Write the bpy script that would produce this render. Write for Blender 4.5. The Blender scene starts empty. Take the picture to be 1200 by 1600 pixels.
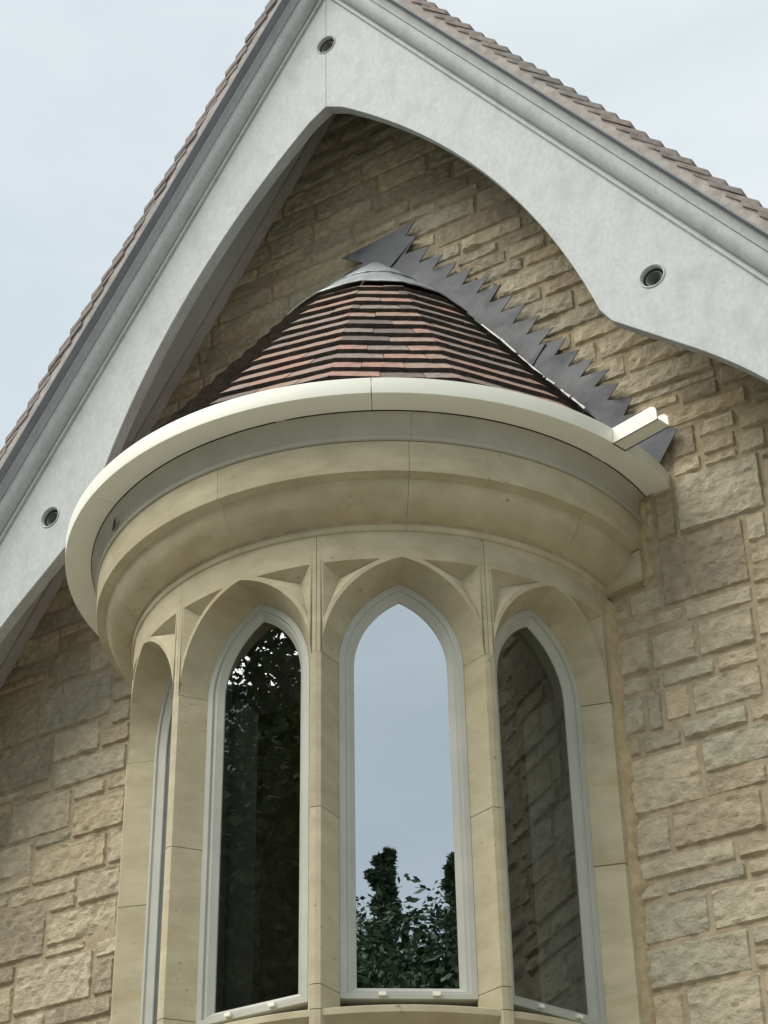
import bpy, bmesh, math, random
import numpy as np
from math import sin, cos, radians, pi, sqrt, atan2, hypot, acos, exp
from mathutils import Vector, Matrix, noise
from mathutils.geometry import delaunay_2d_cdt

S = bpy.context.scene
C = S.collection
rnd = random.Random(11)

# ------------------------------------------------------------------ camera
cam_d = bpy.data.cameras.new('camera'); cam = bpy.data.objects.new('camera', cam_d); C.objects.link(cam)
CAM = Vector((3.5969, -5.7896, 1.6))
yaw, pitch, roll = 0.55704, 0.58243, -0.01988
f_ = Vector((-sin(yaw)*cos(pitch), cos(yaw)*cos(pitch), sin(pitch)))
r0 = Vector((cos(yaw), sin(yaw), 0)); u0 = r0.cross(f_)
r_ = r0*cos(roll) + u0*sin(roll); u_ = -r0*sin(roll) + u0*cos(roll)
M = Matrix((r_, u_, -f_)).transposed().to_4x4(); M.translation = CAM
cam.matrix_world = M
cam_d.sensor_fit = 'VERTICAL'; cam_d.sensor_height = 24.0; cam_d.lens = 2976.7/1600*24
cam_d.clip_end = 3000
S.camera = cam

# ------------------------------------------------------------------ sky and sun
SUN_AZ, SUN_EL = radians(-32), radians(51)       # azimuth measured from -y towards +x
W = bpy.data.worlds.new('World'); S.world = W; W.use_nodes = True
nt = W.node_tree; nt.nodes.clear()
out = nt.nodes.new('ShaderNodeOutputWorld'); bg = nt.nodes.new('ShaderNodeBackground')
sky = nt.nodes.new('ShaderNodeTexSky'); sky.sky_type = 'NISHITA'; sky.sun_disc = False
sky.sun_elevation = SUN_EL; sky.sun_rotation = pi + SUN_AZ*-1
tc = nt.nodes.new('ShaderNodeTexCoord'); mp = nt.nodes.new('ShaderNodeMapping'); mp.inputs['Scale'].default_value = (1.0, 1.0, 2.0)
nz = nt.nodes.new('ShaderNodeTexNoise'); nz.inputs['Scale'].default_value = 2.1; nz.inputs['Detail'].default_value = 5.0; nz.inputs['Roughness'].default_value = .58
nz.inputs['Distortion'].default_value = .4
rp = nt.nodes.new('ShaderNodeValToRGB')
rp.color_ramp.elements[0].position = .36; rp.color_ramp.elements[0].color = (2.26, 2.56, 2.70, 1)
rp.color_ramp.elements[1].position = .66; rp.color_ramp.elements[1].color = (2.86, 3.06, 3.13, 1)
mx = nt.nodes.new('ShaderNodeMix'); mx.data_type = 'RGBA'; mx.inputs[0].default_value = .95
L = nt.links.new
L(tc.outputs['Generated'], mp.inputs['Vector']); L(mp.outputs[0], nz.inputs['Vector']); L(nz.outputs['Fac'], rp.inputs[0])
L(sky.outputs[0], mx.inputs[6]); L(rp.outputs[0], mx.inputs[7]); L(mx.outputs[2], bg.inputs['Color'])
bg.inputs['Strength'].default_value = 0.10
L(bg.outputs[0], out.inputs[0])
sd = bpy.data.lights.new('sun', 'SUN'); sun = bpy.data.objects.new('sun', sd); C.objects.link(sun)
sd.energy = 1.4; sd.angle = radians(46); sd.color = (1.0, .94, .84)
sv = Vector((sin(SUN_AZ)*cos(SUN_EL), -cos(SUN_AZ)*cos(SUN_EL), sin(SUN_EL)))
sun.rotation_euler = sv.to_track_quat('Z', 'Y').to_euler()
S.view_settings.view_transform = 'Standard'; S.view_settings.look = 'None'
S.view_settings.exposure = 1.55; S.view_settings.gamma = 1.0; S.view_settings.use_curve_mapping = False

# ------------------------------------------------------------------ materials
def mat(name, c1, c2, scale=6.0, detail=6.0, rough=.85, bump=.2, bscale=60.0, bdist=.004, stretch=(1, 1, 1), stain=None,
        tint=0.0, tints=None, metallic=0.0, spec=.3, lo=.35, hi=.68, bump2=None, specks=None):
    m = bpy.data.materials.new(name); m.use_nodes = True
    t = m.node_tree; N = t.nodes.new; K = t.links.new
    b = t.nodes['Principled BSDF']; b.inputs['Roughness'].default_value = rough; b.inputs['Metallic'].default_value = metallic
    b.inputs['Specular IOR Level'].default_value = spec
    tc = N('ShaderNodeTexCoord'); mp = N('ShaderNodeMapping'); mp.inputs['Scale'].default_value = stretch
    K(tc.outputs['Object'], mp.inputs['Vector'])
    oi = N('ShaderNodeObjectInfo')
    n1 = N('ShaderNodeTexNoise'); n1.inputs['Scale'].default_value = scale; n1.inputs['Detail'].default_value = detail; n1.inputs['Roughness'].default_value = .6
    K(mp.outputs[0], n1.inputs['Vector'])
    r = N('ShaderNodeValToRGB'); r.color_ramp.elements[0].position = lo; r.color_ramp.elements[1].position = hi
    r.color_ramp.elements[0].color = (*c1, 1); r.color_ramp.elements[1].color = (*c2, 1)
    K(n1.outputs['Fac'], r.inputs[0]); col = r.outputs[0]
    if tints:
        rr = N('ShaderNodeValToRGB'); rr.color_ramp.interpolation = 'CONSTANT' if len(tints) > 3 else 'LINEAR'
        while len(rr.color_ramp.elements) < len(tints): rr.color_ramp.elements.new(.5)
        for i, c in enumerate(tints):
            rr.color_ramp.elements[i].position = i/len(tints); rr.color_ramp.elements[i].color = (*c, 1)
        K(oi.outputs['Random'], rr.inputs[0])
        mm = N('ShaderNodeMix'); mm.data_type = 'RGBA'; mm.blend_type = 'MULTIPLY'; mm.inputs[0].default_value = 1.0
        K(col, mm.inputs[6]); K(rr.outputs[0], mm.inputs[7]); col = mm.outputs[2]
    if stain:
        sc, ssc, slo, shi, sst = stain
        n2 = N('ShaderNodeTexNoise'); n2.inputs['Scale'].default_value = ssc; n2.inputs['Detail'].default_value = 4
        mp2 = N('ShaderNodeMapping'); mp2.inputs['Scale'].default_value = sst; mp2.inputs['Location'].default_value = (3.1, 1.7, 5.2)
        K(tc.outputs['Object'], mp2.inputs['Vector']); K(mp2.outputs[0], n2.inputs['Vector'])
        mr = N('ShaderNodeMapRange'); mr.inputs[1].default_value = slo; mr.inputs[2].default_value = shi
        K(n2.outputs['Fac'], mr.inputs[0])
        mm = N('ShaderNodeMix'); mm.data_type = 'RGBA'; K(mr.outputs[0], mm.inputs[0]); K(col, mm.inputs[6]); mm.inputs[7].default_value = (*sc, 1); col = mm.outputs[2]
    if specks:
        sc, ssc, slo = specks
        n5 = N('ShaderNodeTexNoise'); n5.inputs['Scale'].default_value = ssc; n5.inputs['Detail'].default_value = 2
        K(tc.outputs['Object'], n5.inputs['Vector'])
        n6 = N('ShaderNodeTexNoise'); n6.inputs['Scale'].default_value = 3.0; K(tc.outputs['Object'], n6.inputs['Vector'])
        ad = N('ShaderNodeMath'); ad.operation = 'MULTIPLY_ADD'; ad.inputs[1].default_value = .35; K(n6.outputs['Fac'], ad.inputs[0]); K(n5.outputs['Fac'], ad.inputs[2])
        mr = N('ShaderNodeMapRange'); mr.inputs[1].default_value = slo; mr.inputs[2].default_value = slo+.05; mr.inputs[4].default_value = .75; K(ad.outputs[0], mr.inputs[0])
        mm = N('ShaderNodeMix'); mm.data_type = 'RGBA'; K(mr.outputs[0], mm.inputs[0]); K(col, mm.inputs[6]); mm.inputs[7].default_value = (*sc, 1); col = mm.outputs[2]
    if tint:
        hs = N('ShaderNodeHueSaturation'); mr = N('ShaderNodeMapRange'); mr.inputs[3].default_value = 1-tint; mr.inputs[4].default_value = 1+tint
        K(oi.outputs['Random'], mr.inputs[0]); K(mr.outputs[0], hs.inputs['Value']); K(col, hs.inputs['Color']); col = hs.outputs[0]
    K(col, b.inputs['Base Color'])
    if bump:
        n3 = N('ShaderNodeTexNoise'); n3.inputs['Scale'].default_value = bscale; n3.inputs['Detail'].default_value = 6; n3.inputs['Roughness'].default_value = .65
        K(tc.outputs['Object'], n3.inputs['Vector'])
        bp = N('ShaderNodeBump'); bp.inputs['Strength'].default_value = bump; bp.inputs['Distance'].default_value = bdist
        K(n3.outputs['Fac'], bp.inputs['Height'])
        if bump2:
            n4 = N('ShaderNodeTexNoise'); n4.inputs['Scale'].default_value = bump2[0]; n4.inputs['Detail'].default_value = 3
            K(tc.outputs['Object'], n4.inputs['Vector'])
            b4 = N('ShaderNodeBump'); b4.inputs['Strength'].default_value = bump2[1]; b4.inputs['Distance'].default_value = bump2[2]
            K(n4.outputs['Fac'], b4.inputs['Height']); K(b4.outputs[0], bp.inputs['Normal'])
        K(bp.outputs[0], b.inputs['Normal'])
    return m

MT = {}
MT['ashlar'] = mat('sawn buff sandstone', (.40, .358, .245), (.505, .458, .325), 7, 9, .9, .3, 130, .003, (1, 1, 2.2),
                   stain=((.36, .285, .15), 2.6, .58, .86, (1, 1, 3.2)), tint=.10, specks=((.20, .165, .105), 48, .905))
MT['rubble'] = mat('rock faced sandstone', (.39, .35, .265), (.62, .565, .435), 18, 10, .95, .75, 95, .010, (1, 1, 1.6),
                   stain=((.27, .265, .225), 6.0, .60, .80, (1, 1, 1.6)),
                   tints=[(1, .98, .94), (.82, .83, .82), (1.06, 1.0, .90), (.93, .95, .93), (.78, .74, .71), (1.03, 1.02, .98), (.90, .85, .79), (1.08, 1.05, .98)],
                 bump2=(30, .9, .014), lo=.30, hi=.72)
MT['pointing'] = mat('fresh sandy pointing', (.42, .33, .20), (.55, .45, .29), 22, 8, .95, .7, 140, .005, bump2=(24, .6, .012))
MT['mortar'] = mat('sandy lime mortar', (.34, .285, .195), (.46, .39, .275), 18, 8, .95, .6, 140, .004, bump2=(20, .5, .012))
MT['board'] = mat('weathered pale board', (.40, .435, .445), (.495, .525, .53), 55, 12, .62, .10, 200, .001, (1, 1, .7),
                  stain=((.345, .365, .37), 5.0, .48, .90, (2.2, 1, 1.6)), lo=.30, hi=.70, specks=((.22, .23, .23), 60, .92))
MT['soffit'] = mat('grey painted soffit', (.47, .49, .51), (.55, .565, .58), 4, 6, .7, .1, 60)
MT['brownboard'] = mat('bare grey brown timber', (.42, .41, .41), (.52, .505, .50), 9, 8, .8, .3, 60, .003, (1, 1, .3))
MT['cream'] = mat('cream powder coat', (.79, .80, .71), (.84, .85, .765), 3, 4, .42, .05, 200, .001, spec=.4)
MT['greyeaves'] = mat('grey painted eaves moulding', (.37, .362, .305), (.45, .44, .37), 5, 6, .6, .1, 70)
MT['frame'] = mat('pale grey window coating', (.39, .40, .36), (.45, .46, .415), 6, 5, .5, .06, 120, .001, spec=.4)
MT['lead'] = mat('dark sheet lead', (.045, .054, .066), (.085, .098, .115), 6, 9, .5, .25, 24, .006, metallic=.0, spec=.3,
                 stain=((.17, .18, .19), 4.5, .54, .85, (1, 1, 1)), bump2=(5, .4, .02))
MT['newlead'] = mat('pale patinated lead', (.33, .365, .385), (.43, .465, .48), 5, 7, .45, .15, 40, .003, metallic=.3, spec=.5)
MT['tile'] = mat('handmade clay tile', (.24, .185, .165), (.40, .315, .28), 22, 9, .9, .6, 90, .003,
                 tints=[(1, .94, .88), (.80, .84, .85), (1.12, .90, .80), (.70, .73, .74), (1.14, .90, .82), (.90, .91, .88), (.52, .54, .55), (1.0, .92, .82)],
                 stain=((.085, .08, .072), 9, .56, .78, (1, 1, 1)))
MT['tileedge'] = mat('dark tile butt', (.035, .032, .030), (.085, .075, .068), 30, 8, .9, .5, 90, .003)
MT['rooftile'] = mat('weathered brown roof tile', (.175, .161, .156), (.30, .278, .266), 14, 8, .9, .6, 80, .004,
                 tints=[(1, .97, .95), (.82, .84, .85), (1.02, .94, .90), (.90, .92, .93), (1.08, 1.04, 1.0)],
                 stain=((.33, .31, .29), 8, .58, .8, (1, 1, 1)))
MT['bedmortar'] = mat('grey bedding mortar', (.26, .24, .228), (.40, .375, .355), 14, 8, .95, .6, 60, .006)
MT['undercloak'] = mat('slate grey undercloak', (.20, .22, .25), (.27, .285, .31), 5, 5, .8, .1, 60)
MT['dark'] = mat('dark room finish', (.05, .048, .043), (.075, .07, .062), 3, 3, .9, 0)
MT['plaster'] = mat('pale plaster', (.70, .68, .62), (.76, .74, .68), 3, 4, .9, .05, 60)
MT['white'] = mat('white sealant', (.80, .80, .78), (.88, .88, .86), 8, 3, .5, 0)
MT['black'] = mat('black plastic pipe', (.05, .05, .05), (.08, .08, .08), 6, 3, .6, 0)
MT['grey'] = mat('vent grey', (.10, .105, .105), (.14, .145, .145), 6, 3, .6, 0)
MT['ground'] = mat('gravel drive', (.24, .225, .185), (.36, .34, .28), 9, 8, .95, .6, 30, .02)
MT['bark'] = mat('bark', (.05, .04, .03), (.11, .09, .07), 12, 6, .95, .6, 20, .02)
MT['leaf'] = mat('broad leaf', (.045, .08, .028), (.095, .15, .05), 3, 4, .6, 0, tint=.2)
MT['needle'] = mat('dark needle', (.035, .06, .032), (.07, .11, .05), 3, 4, .6, 0)

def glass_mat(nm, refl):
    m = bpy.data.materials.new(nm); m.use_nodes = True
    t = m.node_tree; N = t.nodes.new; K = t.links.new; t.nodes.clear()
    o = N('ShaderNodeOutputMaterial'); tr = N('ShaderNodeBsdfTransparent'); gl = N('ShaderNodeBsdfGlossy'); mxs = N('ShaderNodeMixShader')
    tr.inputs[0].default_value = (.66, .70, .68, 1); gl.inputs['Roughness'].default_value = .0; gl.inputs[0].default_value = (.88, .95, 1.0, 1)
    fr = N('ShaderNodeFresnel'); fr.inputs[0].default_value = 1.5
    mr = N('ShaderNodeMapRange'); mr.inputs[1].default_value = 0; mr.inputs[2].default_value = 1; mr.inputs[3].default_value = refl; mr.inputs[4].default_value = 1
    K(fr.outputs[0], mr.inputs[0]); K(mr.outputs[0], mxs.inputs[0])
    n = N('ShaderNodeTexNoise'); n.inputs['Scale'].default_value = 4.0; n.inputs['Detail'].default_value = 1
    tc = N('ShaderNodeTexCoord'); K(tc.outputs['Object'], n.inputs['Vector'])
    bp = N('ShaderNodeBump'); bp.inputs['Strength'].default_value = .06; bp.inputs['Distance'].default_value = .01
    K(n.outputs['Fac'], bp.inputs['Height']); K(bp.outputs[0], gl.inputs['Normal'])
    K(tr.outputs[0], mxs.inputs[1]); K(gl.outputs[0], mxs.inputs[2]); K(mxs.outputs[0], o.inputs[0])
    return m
MT['glass'] = glass_mat('clear window glass', .09); MT['brightglass'] = glass_mat('window glass with brightened reflection', .60)  # one real glass; reflection strengthened in one pane to brighten its mirrored sky

# ------------------------------------------------------------------ helpers
def obj(name, V, F, material, parent=None, smooth=False, mats=None, fm=None, sharp=None, loc=None, kind=None):
    me = bpy.data.meshes.new(name); me.from_pydata([tuple(v) for v in V], [], F)
    me.materials.append(MT[material])
    for k in (mats or []): me.materials.append(MT[k])
    if fm: me.polygons.foreach_set('material_index', fm)
    bm = bmesh.new(); bm.from_mesh(me); bmesh.ops.remove_doubles(bm, verts=bm.verts, dist=1e-5)
    bmesh.ops.recalc_face_normals(bm, faces=bm.faces); bm.to_mesh(me); bm.free()
    if smooth:
        me.polygons.foreach_set('use_smooth', [True]*len(me.polygons))
        me.set_sharp_from_angle(angle=radians(sharp or 32))
    o = bpy.data.objects.new(name, me); C.objects.link(o)
    if parent is not None:
        o.parent = parent
        o.matrix_parent_inverse = Matrix.Translation(-parent_world(parent))
    if kind: o['kind'] = kind
    return o

PW = {}
def parent_world(p):
    return PW.get(p.name, Vector((0, 0, 0)))

def thing(name, label, cat, loc, group=None, kind='thing'):
    o = bpy.data.objects.new(name, None); C.objects.link(o); o.location = loc; o.empty_display_size = .2
    o['label'] = label; o['category'] = cat; o['kind'] = kind
    if group: o['group'] = group
    PW[o.name] = Vector(loc)
    return o

class MB:
    def __init__(s): s.V = []; s.F = []; s.m = []
    def v(s, p): s.V.append(Vector(p)); return len(s.V)-1
    def f(s, idx, m=0): s.F.append(list(idx)); s.m.append(m)
    def grid(s, rows, m=0, closed=False):
        ids = [[s.v(p) for p in r] for r in rows]
        n = len(rows[0])
        for i in range(len(rows)-1):
            for j in range(n if closed else n-1):
                k = (j+1) % n
                s.f((ids[i][j], ids[i][k], ids[i+1][k], ids[i+1][j]), m)
        return ids
    def poly(s, pts, m=0): s.f([s.v(p) for p in pts], m)
    def box(s, x0, x1, y0, y1, z0, z1, T=lambda p: p, m=0):
        P = [(x, y, z) for x in (x0, x1) for y in (y0, y1) for z in (z0, z1)]
        i = [s.v(T(p)) for p in P]
        for q in ((0, 1, 3, 2), (4, 6, 7, 5), (0, 4, 5, 1), (2, 3, 7, 6), (0, 2, 6, 4), (1, 5, 7, 3)): s.f([i[k] for k in q], m)
    def prism(s, base, top, m=0):
        a = [s.v(p) for p in base]; b = [s.v(p) for p in top]; n = len(a)
        s.f(a, m); s.f(b[::-1], m)
        for i in range(n): s.f((a[i], a[(i+1) % n], b[(i+1) % n], b[i]), m)
    def build(s, name, material, parent=None, **k):
        return obj(name, s.V, s.F, material, parent, fm=s.m if any(s.m) else None, **k)

YC = -0.0459; OFF = radians(1.0); SP = radians(35.305)
CTR = Vector((0, YC, 0))
def cy(a, R, z): return Vector((R*sin(a), YC - R*cos(a), z))         # azimuth a from -y towards +x

# ------------------------------------------------------------------ ground
g = MB(); g.poly([(-400, -400, 0), (400, -400, 0), (400, 400, 0), (-400, 400, 0)])
go = g.build('ground', 'ground'); go['kind'] = 'structure'

# ------------------------------------------------------------------ gable wall of rock faced stone
TA = 1.412; ZA = 8.909; CPH = cos(math.atan(TA)); SPH = sin(math.atan(TA))
wall = thing('gable_wall', 'rock-faced buff sandstone gable wall with sandy mortar joints behind the round bay', 'wall', (0, 0, 0))
mb = MB()
prof = [(-2.7, 0), (2.7, 0), (2.7, 5.16), (0, 8.972), (-2.7, 5.16)]
hole = [(-.62, 2.62), (.62, 2.62), (.62, 5.2), (-.62, 5.2)]
pts = prof + hole
res = delaunay_2d_cdt([Vector(p) for p in pts], [(i, (i+1) % 5) for i in range(5)] + [(5+i, 5+(i+1) % 4) for i in range(4)], [], 1, 1e-6)
vv = res[0]
keep = []
for t in res[2]:
    cx_ = sum(vv[i].x for i in t)/len(t); cz_ = sum(vv[i].y for i in t)/len(t)
    if abs(cx_) < .62 and 2.62 < cz_ < 5.2: continue
    keep.append(list(t))
ids = [mb.v((p.x, .0030, p.y)) for p in vv]; idb = [mb.v((p.x, .30, p.y)) for p in vv]
for t in keep: mb.f([ids[i] for i in t]); mb.f([idb[i] for i in t[::-1]])
for loop, off_ in ((5, 0), (4, 5)):
    for i in range(loop):
        a, b = off_+i, off_+(i+1) % loop
        mb.f((ids[a], ids[b], idb[b], idb[a]))
mb.build('mortar_bed', 'mortar', wall)

known = [(1.329,1.417,5.85,5.977),(1.443,1.6,5.907,5.955),(1.449,1.569,5.82,5.891),(1.608,1.713,5.763,5.865),(1.319,1.577,5.78,5.827),(1.324,1.67,5.502,5.75),(1.227,1.311,5.511,5.667),(1.221,1.564,5.231,5.485),(1.607,1.665,5.419,5.461),(1.163,1.382,6.10,6.147),(1.393,1.554,6.08,6.116),(1.08,1.227,5.227,5.303),(1.044,1.287,5.150,5.197),(1.302,1.575,5.130,5.189),(1.601,1.69,5.12,5.178),(1.037,1.121,4.974,5.13),(1.162,1.32,4.959,5.11),(1.347,1.56,4.963,5.105),(1.6,1.70,4.98,5.103),(1.022,1.107,4.898,4.964),(1.131,1.167,4.906,4.944),(1.181,1.394,4.883,4.949),(1.448,1.67,4.733,4.965),(1.027,1.095,4.728,4.882),(1.11,1.256,4.73,4.883),(1.305,1.39,4.729,4.884),(1.019,1.063,4.65,4.716),(1.088,1.228,4.648,4.713),(1.242,1.483,4.664,4.711),(1.508,1.64,4.666,4.713),(1.025,1.26,4.415,4.635),(1.33,1.62,4.504,4.64),(1.327,1.527,4.411,4.485),(1.187,1.505,4.254,4.397),(1.022,1.128,4.249,4.403),(1.022,1.368,4.166,4.235),(1.389,1.62,4.170,4.225),(1.016,1.09,4.098,4.150),(1.107,1.403,4.094,4.147),(1.422,1.57,4.098,4.153),(1.016,1.251,3.935,4.072),(1.281,1.6,3.939,4.075),(1.014,1.371,3.775,3.915),(1.41,1.58,3.863,3.915),(1.407,1.58,3.773,3.84),(1.015,1.1,3.592,3.761),(1.144,1.413,3.575,3.755),
(-1.844,-1.635,5.838,5.955),(-1.809,-1.609,5.973,6.045),(-1.613,-1.491,5.81,5.915),(-1.889,-1.472,5.568,5.79),(-2.161,-1.911,5.547,5.838),(-2.125,-1.811,5.322,5.542),(-1.775,-1.532,5.402,5.519),(-1.51,-1.386,5.401,5.475),(-1.453,-1.352,5.485,5.563),(-1.77,-1.357,5.253,5.382),(-1.628,-1.351,4.988,5.157),(-2.007,-1.655,5.056,5.217),(-1.837,-1.645,4.998,5.039),(-2.062,-1.856,4.901,5.035),(-1.835,-1.445,4.828,4.978),(-1.423,-1.344,4.84,4.962),(-2.04,-1.855,4.82,4.874),(-1.974,-1.60,4.746,4.805),(-1.577,-1.353,4.675,4.801),(-1.729,-1.595,4.676,4.725),(-2.02,-1.747,4.5,4.714),(-1.725,-1.358,4.524,4.652),(-1.451,-1.354,4.416,4.474),(-1.881,-1.478,4.262,4.458),(-1.454,-1.354,4.257,4.392),(-2.05,-1.90,4.414,4.466),(-2.05,-1.90,4.253,4.39),(-1.687,-1.359,4.158,4.229),(-1.852,-1.709,4.17,4.225)]
def blocked(x, z):
    if z < 5.33 and abs(x) < 1.005: return True
    if 5.31 <= z < 5.74 and abs(x) < 1.165: return True
    if z >= 5.70 and z < 7.5 and abs(x) < (7.55-z)/1.45 - .06: return True
    return z > 9.04 - TA*abs(x)
CS = .01; X0, Z0 = -2.36, 2.9; NX, NZ = int((2.16-X0)/CS), int((9.0-Z0)/CS)
occ = [bytearray(NX) for _ in range(NZ)]
for j in range(NZ):
    for i in range(NX):
        if blocked(X0+(i+.5)*CS, Z0+(j+.5)*CS): occ[j][i] = 1
def cells(r): return (round((r[0]-X0)/CS), round((r[1]-X0)/CS), round((r[2]-Z0)/CS), round((r[3]-Z0)/CS))
rects = []
def free(a, b, c, d, allow=None):
    if a < 0 or b > NX or c < 0 or d > NZ: return False
    return all(not any(occ[j][a:b]) for j in range(c, d))
GAP = 1
def put(r):
    a, b, c, d = r
    for j in range(max(0, c-GAP), min(NZ, d+GAP)):
        for i in range(max(0, a-GAP), min(NX, b+GAP)):
            if not occ[j][i]: occ[j][i] = 2
    rects.append(list(r))
for r in known:
    q = list(cells(r))
    while not free(*q) and q[1]-q[0] > 3 and q[3]-q[2] > 2:
        if not free(q[0], q[0]+1, q[2], q[3]): q[0] += 1
        elif not free(q[1]-1, q[1], q[2], q[3]): q[1] -= 1
        elif not free(q[0], q[1], q[2], q[2]+1): q[2] += 1
        else: q[3] -= 1
    if free(*q): put(q)
def clip(q):
    q = list(q)
    q[0] = max(0, q[0]); q[1] = min(NX, q[1]); q[2] = max(0, q[2]); q[3] = min(NZ, q[3])
    while q[1]-q[0] > 5 and q[3]-q[2] > 3 and not free(*q):
        n_ = [sum(1 for j in range(q[2], q[3]) if occ[j][q[0]]), sum(1 for j in range(q[2], q[3]) if occ[j][q[1]-1]),
              sum(1 for i in range(q[0], q[1]) if occ[q[2]][i]), sum(1 for i in range(q[0], q[1]) if occ[q[3]-1][i])]
        fr = [n_[0]/(q[3]-q[2]), n_[1]/(q[3]-q[2]), n_[2]/(q[1]-q[0]), n_[3]/(q[1]-q[0])]
        k = fr.index(max(fr))
        if max(fr) == 0:
            k = 0 if q[1]-q[0] > q[3]-q[2] else 2
        if k == 0: q[0] += 1
        elif k == 1: q[1] -= 1
        elif k == 2: q[2] += 1
        else: q[3] -= 1
    return q
def fill(seed, shift):
    R = random.Random(seed); j = shift
    while j < NZ-4:
        hi_ = Z0 + j*CS > 6.0; hh = R.choice([6, 7, 8, 9, 11] if hi_ else [6, 8, 9, 10, 12, 13, 15, 18]); i = -R.randrange(20)
        while i < NX:
            ww = int(max(9, R.uniform(*((2.2, 4.4) if hi_ else (1.4, 3.3)))*hh + R.uniform(-2, 6))); ww = min(ww, 48)
            sub = [(j, j+hh)]
            if hh >= 13 and R.random() < .4:
                m_ = j + R.choice([5, 6, hh-6]); sub = [(j, m_-GAP), (m_, j+hh)]
            for c_, d_ in sub:
                q = clip((i, i+ww, c_, d_))
                if q[1]-q[0] >= 6 and q[3]-q[2] >= 4 and free(*q) and (q[1]-q[0]) > .8*(q[3]-q[2]): put(q)
            i += ww + GAP
        j += hh + GAP
fill(3, 0)
for sd_x, sh in ((5, 3), (6, 7)): fill(sd_x, sh)
def grow():
    own = [[0]*NX for _ in range(NZ)]
    for j in range(NZ):
        for i in range(NX):
            if occ[j][i] == 1: own[j][i] = -1
    for k, (a, b, c, d) in enumerate(rects):
        for j in range(c, d):
            for i in range(a, b): own[j][i] = k+1
    for it in range(7):
        for k, r in enumerate(rects):
            for side in range(4):
                a, b, c, d = r
                if side == 0: na = (a-1, b, c, d); chk = [(i, j) for i in (a-1, a-2) for j in range(c-1, d+1)]; new_ = [(a-1, j) for j in range(c, d)]
                elif side == 1: na = (a, b+1, c, d); chk = [(i, j) for i in (b, b+1) for j in range(c-1, d+1)]; new_ = [(b, j) for j in range(c, d)]
                elif side == 2: na = (a, b, c-1, d); chk = [(i, j) for j in (c-1, c-2) for i in range(a-1, b+1)]; new_ = [(i, c-1) for i in range(a, b)]
                else: na = (a, b, c, d+1); chk = [(i, j) for j in (d, d+1) for i in range(a-1, b+1)]; new_ = [(i, d) for i in range(a, b)]
                ok = True
                for i, j in chk:
                    if 0 <= i < NX and 0 <= j < NZ and own[j][i] not in (0, k+1) and not (own[j][i] == -1 and (i, j) not in new_): ok = False; break
                if not ok or any(not (0 <= i < NX and 0 <= j < NZ) or own[j][i] for i, j in new_): continue
                for i, j in new_: own[j][i] = k+1
                r[:] = list(na)
grow()
stones = []
for a, b, c, d in rects: stones.append((X0+a*CS, X0+b*CS, Z0+c*CS, Z0+d*CS))
def nse(x, y, z=0.0): return noise.noise(Vector((x, y, z)))
def stone_mesh(r, seed, fine):
    x0, x1, z0, z1 = r; x0 -= .004; x1 += .004; z0 -= .004; z1 += .003; w, h = x1-x0, z1-z0; cx, cz = (x0+x1)/2, (z0+z1)/2
    nx = max(5, int(w/fine)); nz_ = max(4, int(h/fine)); V = []; F = []
    proud = .002 + .008*(nse(seed*7.3, 2.2)+.5)
    tx, tz = .05*nse(seed, 9.1), .06*nse(seed, 4.4)
    for j in range(nz_+1):
        for i in range(nx+1):
            u, v = i/nx, j/nz_
            x = x0 + w*u; z = z0 + h*v
            ex = min(u, 1-u)*w; ez = min(v, 1-v)*h; e = min(ex, ez)
            corner = max(0, .018 - hypot(max(0, .018-ex), max(0, .018-ez)) - .0)
            k = min(1, e/.0075); k = k*k*(3-2*k)
            x += (1-k)*(.008*nse(z*23, seed, x*9) + .006*nse(z*60, seed)); z += (1-k)*(.009*nse(x*17, seed+5, z*9) + .006*nse(x*55, seed))
            n = .45*nse(x*9, z*11, seed) + .75*abs(nse(x*19, z*24, seed+3)) + .50*nse(x*44, z*52, seed+8)
            y = .010 - k*(proud + .006 + .017*max(0, n+.12)) - k*(tx*(x-cx) + tz*(z-cz))
            if e < 1e-6: y = .016
            V.append((x-cx, y, z-cz))
    for j in range(nz_):
        for i in range(nx):
            a = j*(nx+1)+i; F.append((a, a+1, a+nx+2, a+nx+1))
    return V, F, (cx, 0, cz)
def vis(r):
    cx, cz = (r[0]+r[1])/2, (r[2]+r[3])/2
    d = Vector((cx, 0, cz)) - CAM; q = d.dot(f_); px = 600 + 2976.7*d.dot(r_)/q; py = 800 - 2976.7*d.dot(u_)/q
    ins = -30 < px < 1230 and -30 < py < 1630
    if cx < 0 and px > 215 and cz < 5.3: ins = False
    if cz > 8.2: ins = False
    return ins
stones.sort(key=lambda r: (0 if vis(r) else 1, -(r[1]-r[0])*(r[3]-r[2])))
for k, r in enumerate(stones[:285]):
    V, F, c_ = stone_mesh(r, k*1.37+.5, .0125 if vis(r) else .03)
    o = obj('stone', V, F, 'rubble', wall, smooth=True, sharp=28); o.location = c_
rest = MB()
for k, r in enumerate(stones[285:]):
    V, F, c_ = stone_mesh(r, k*1.91+900, .03); b0 = len(rest.V)
    rest.V += [Vector(v)+Vector(c_) for v in V]
    for f in F: rest.f([i+b0 for i in f])
if rest.V: rest.build('outlying_stones', 'rubble', wall, smooth=True, sharp=55, kind='stuff')
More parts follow.
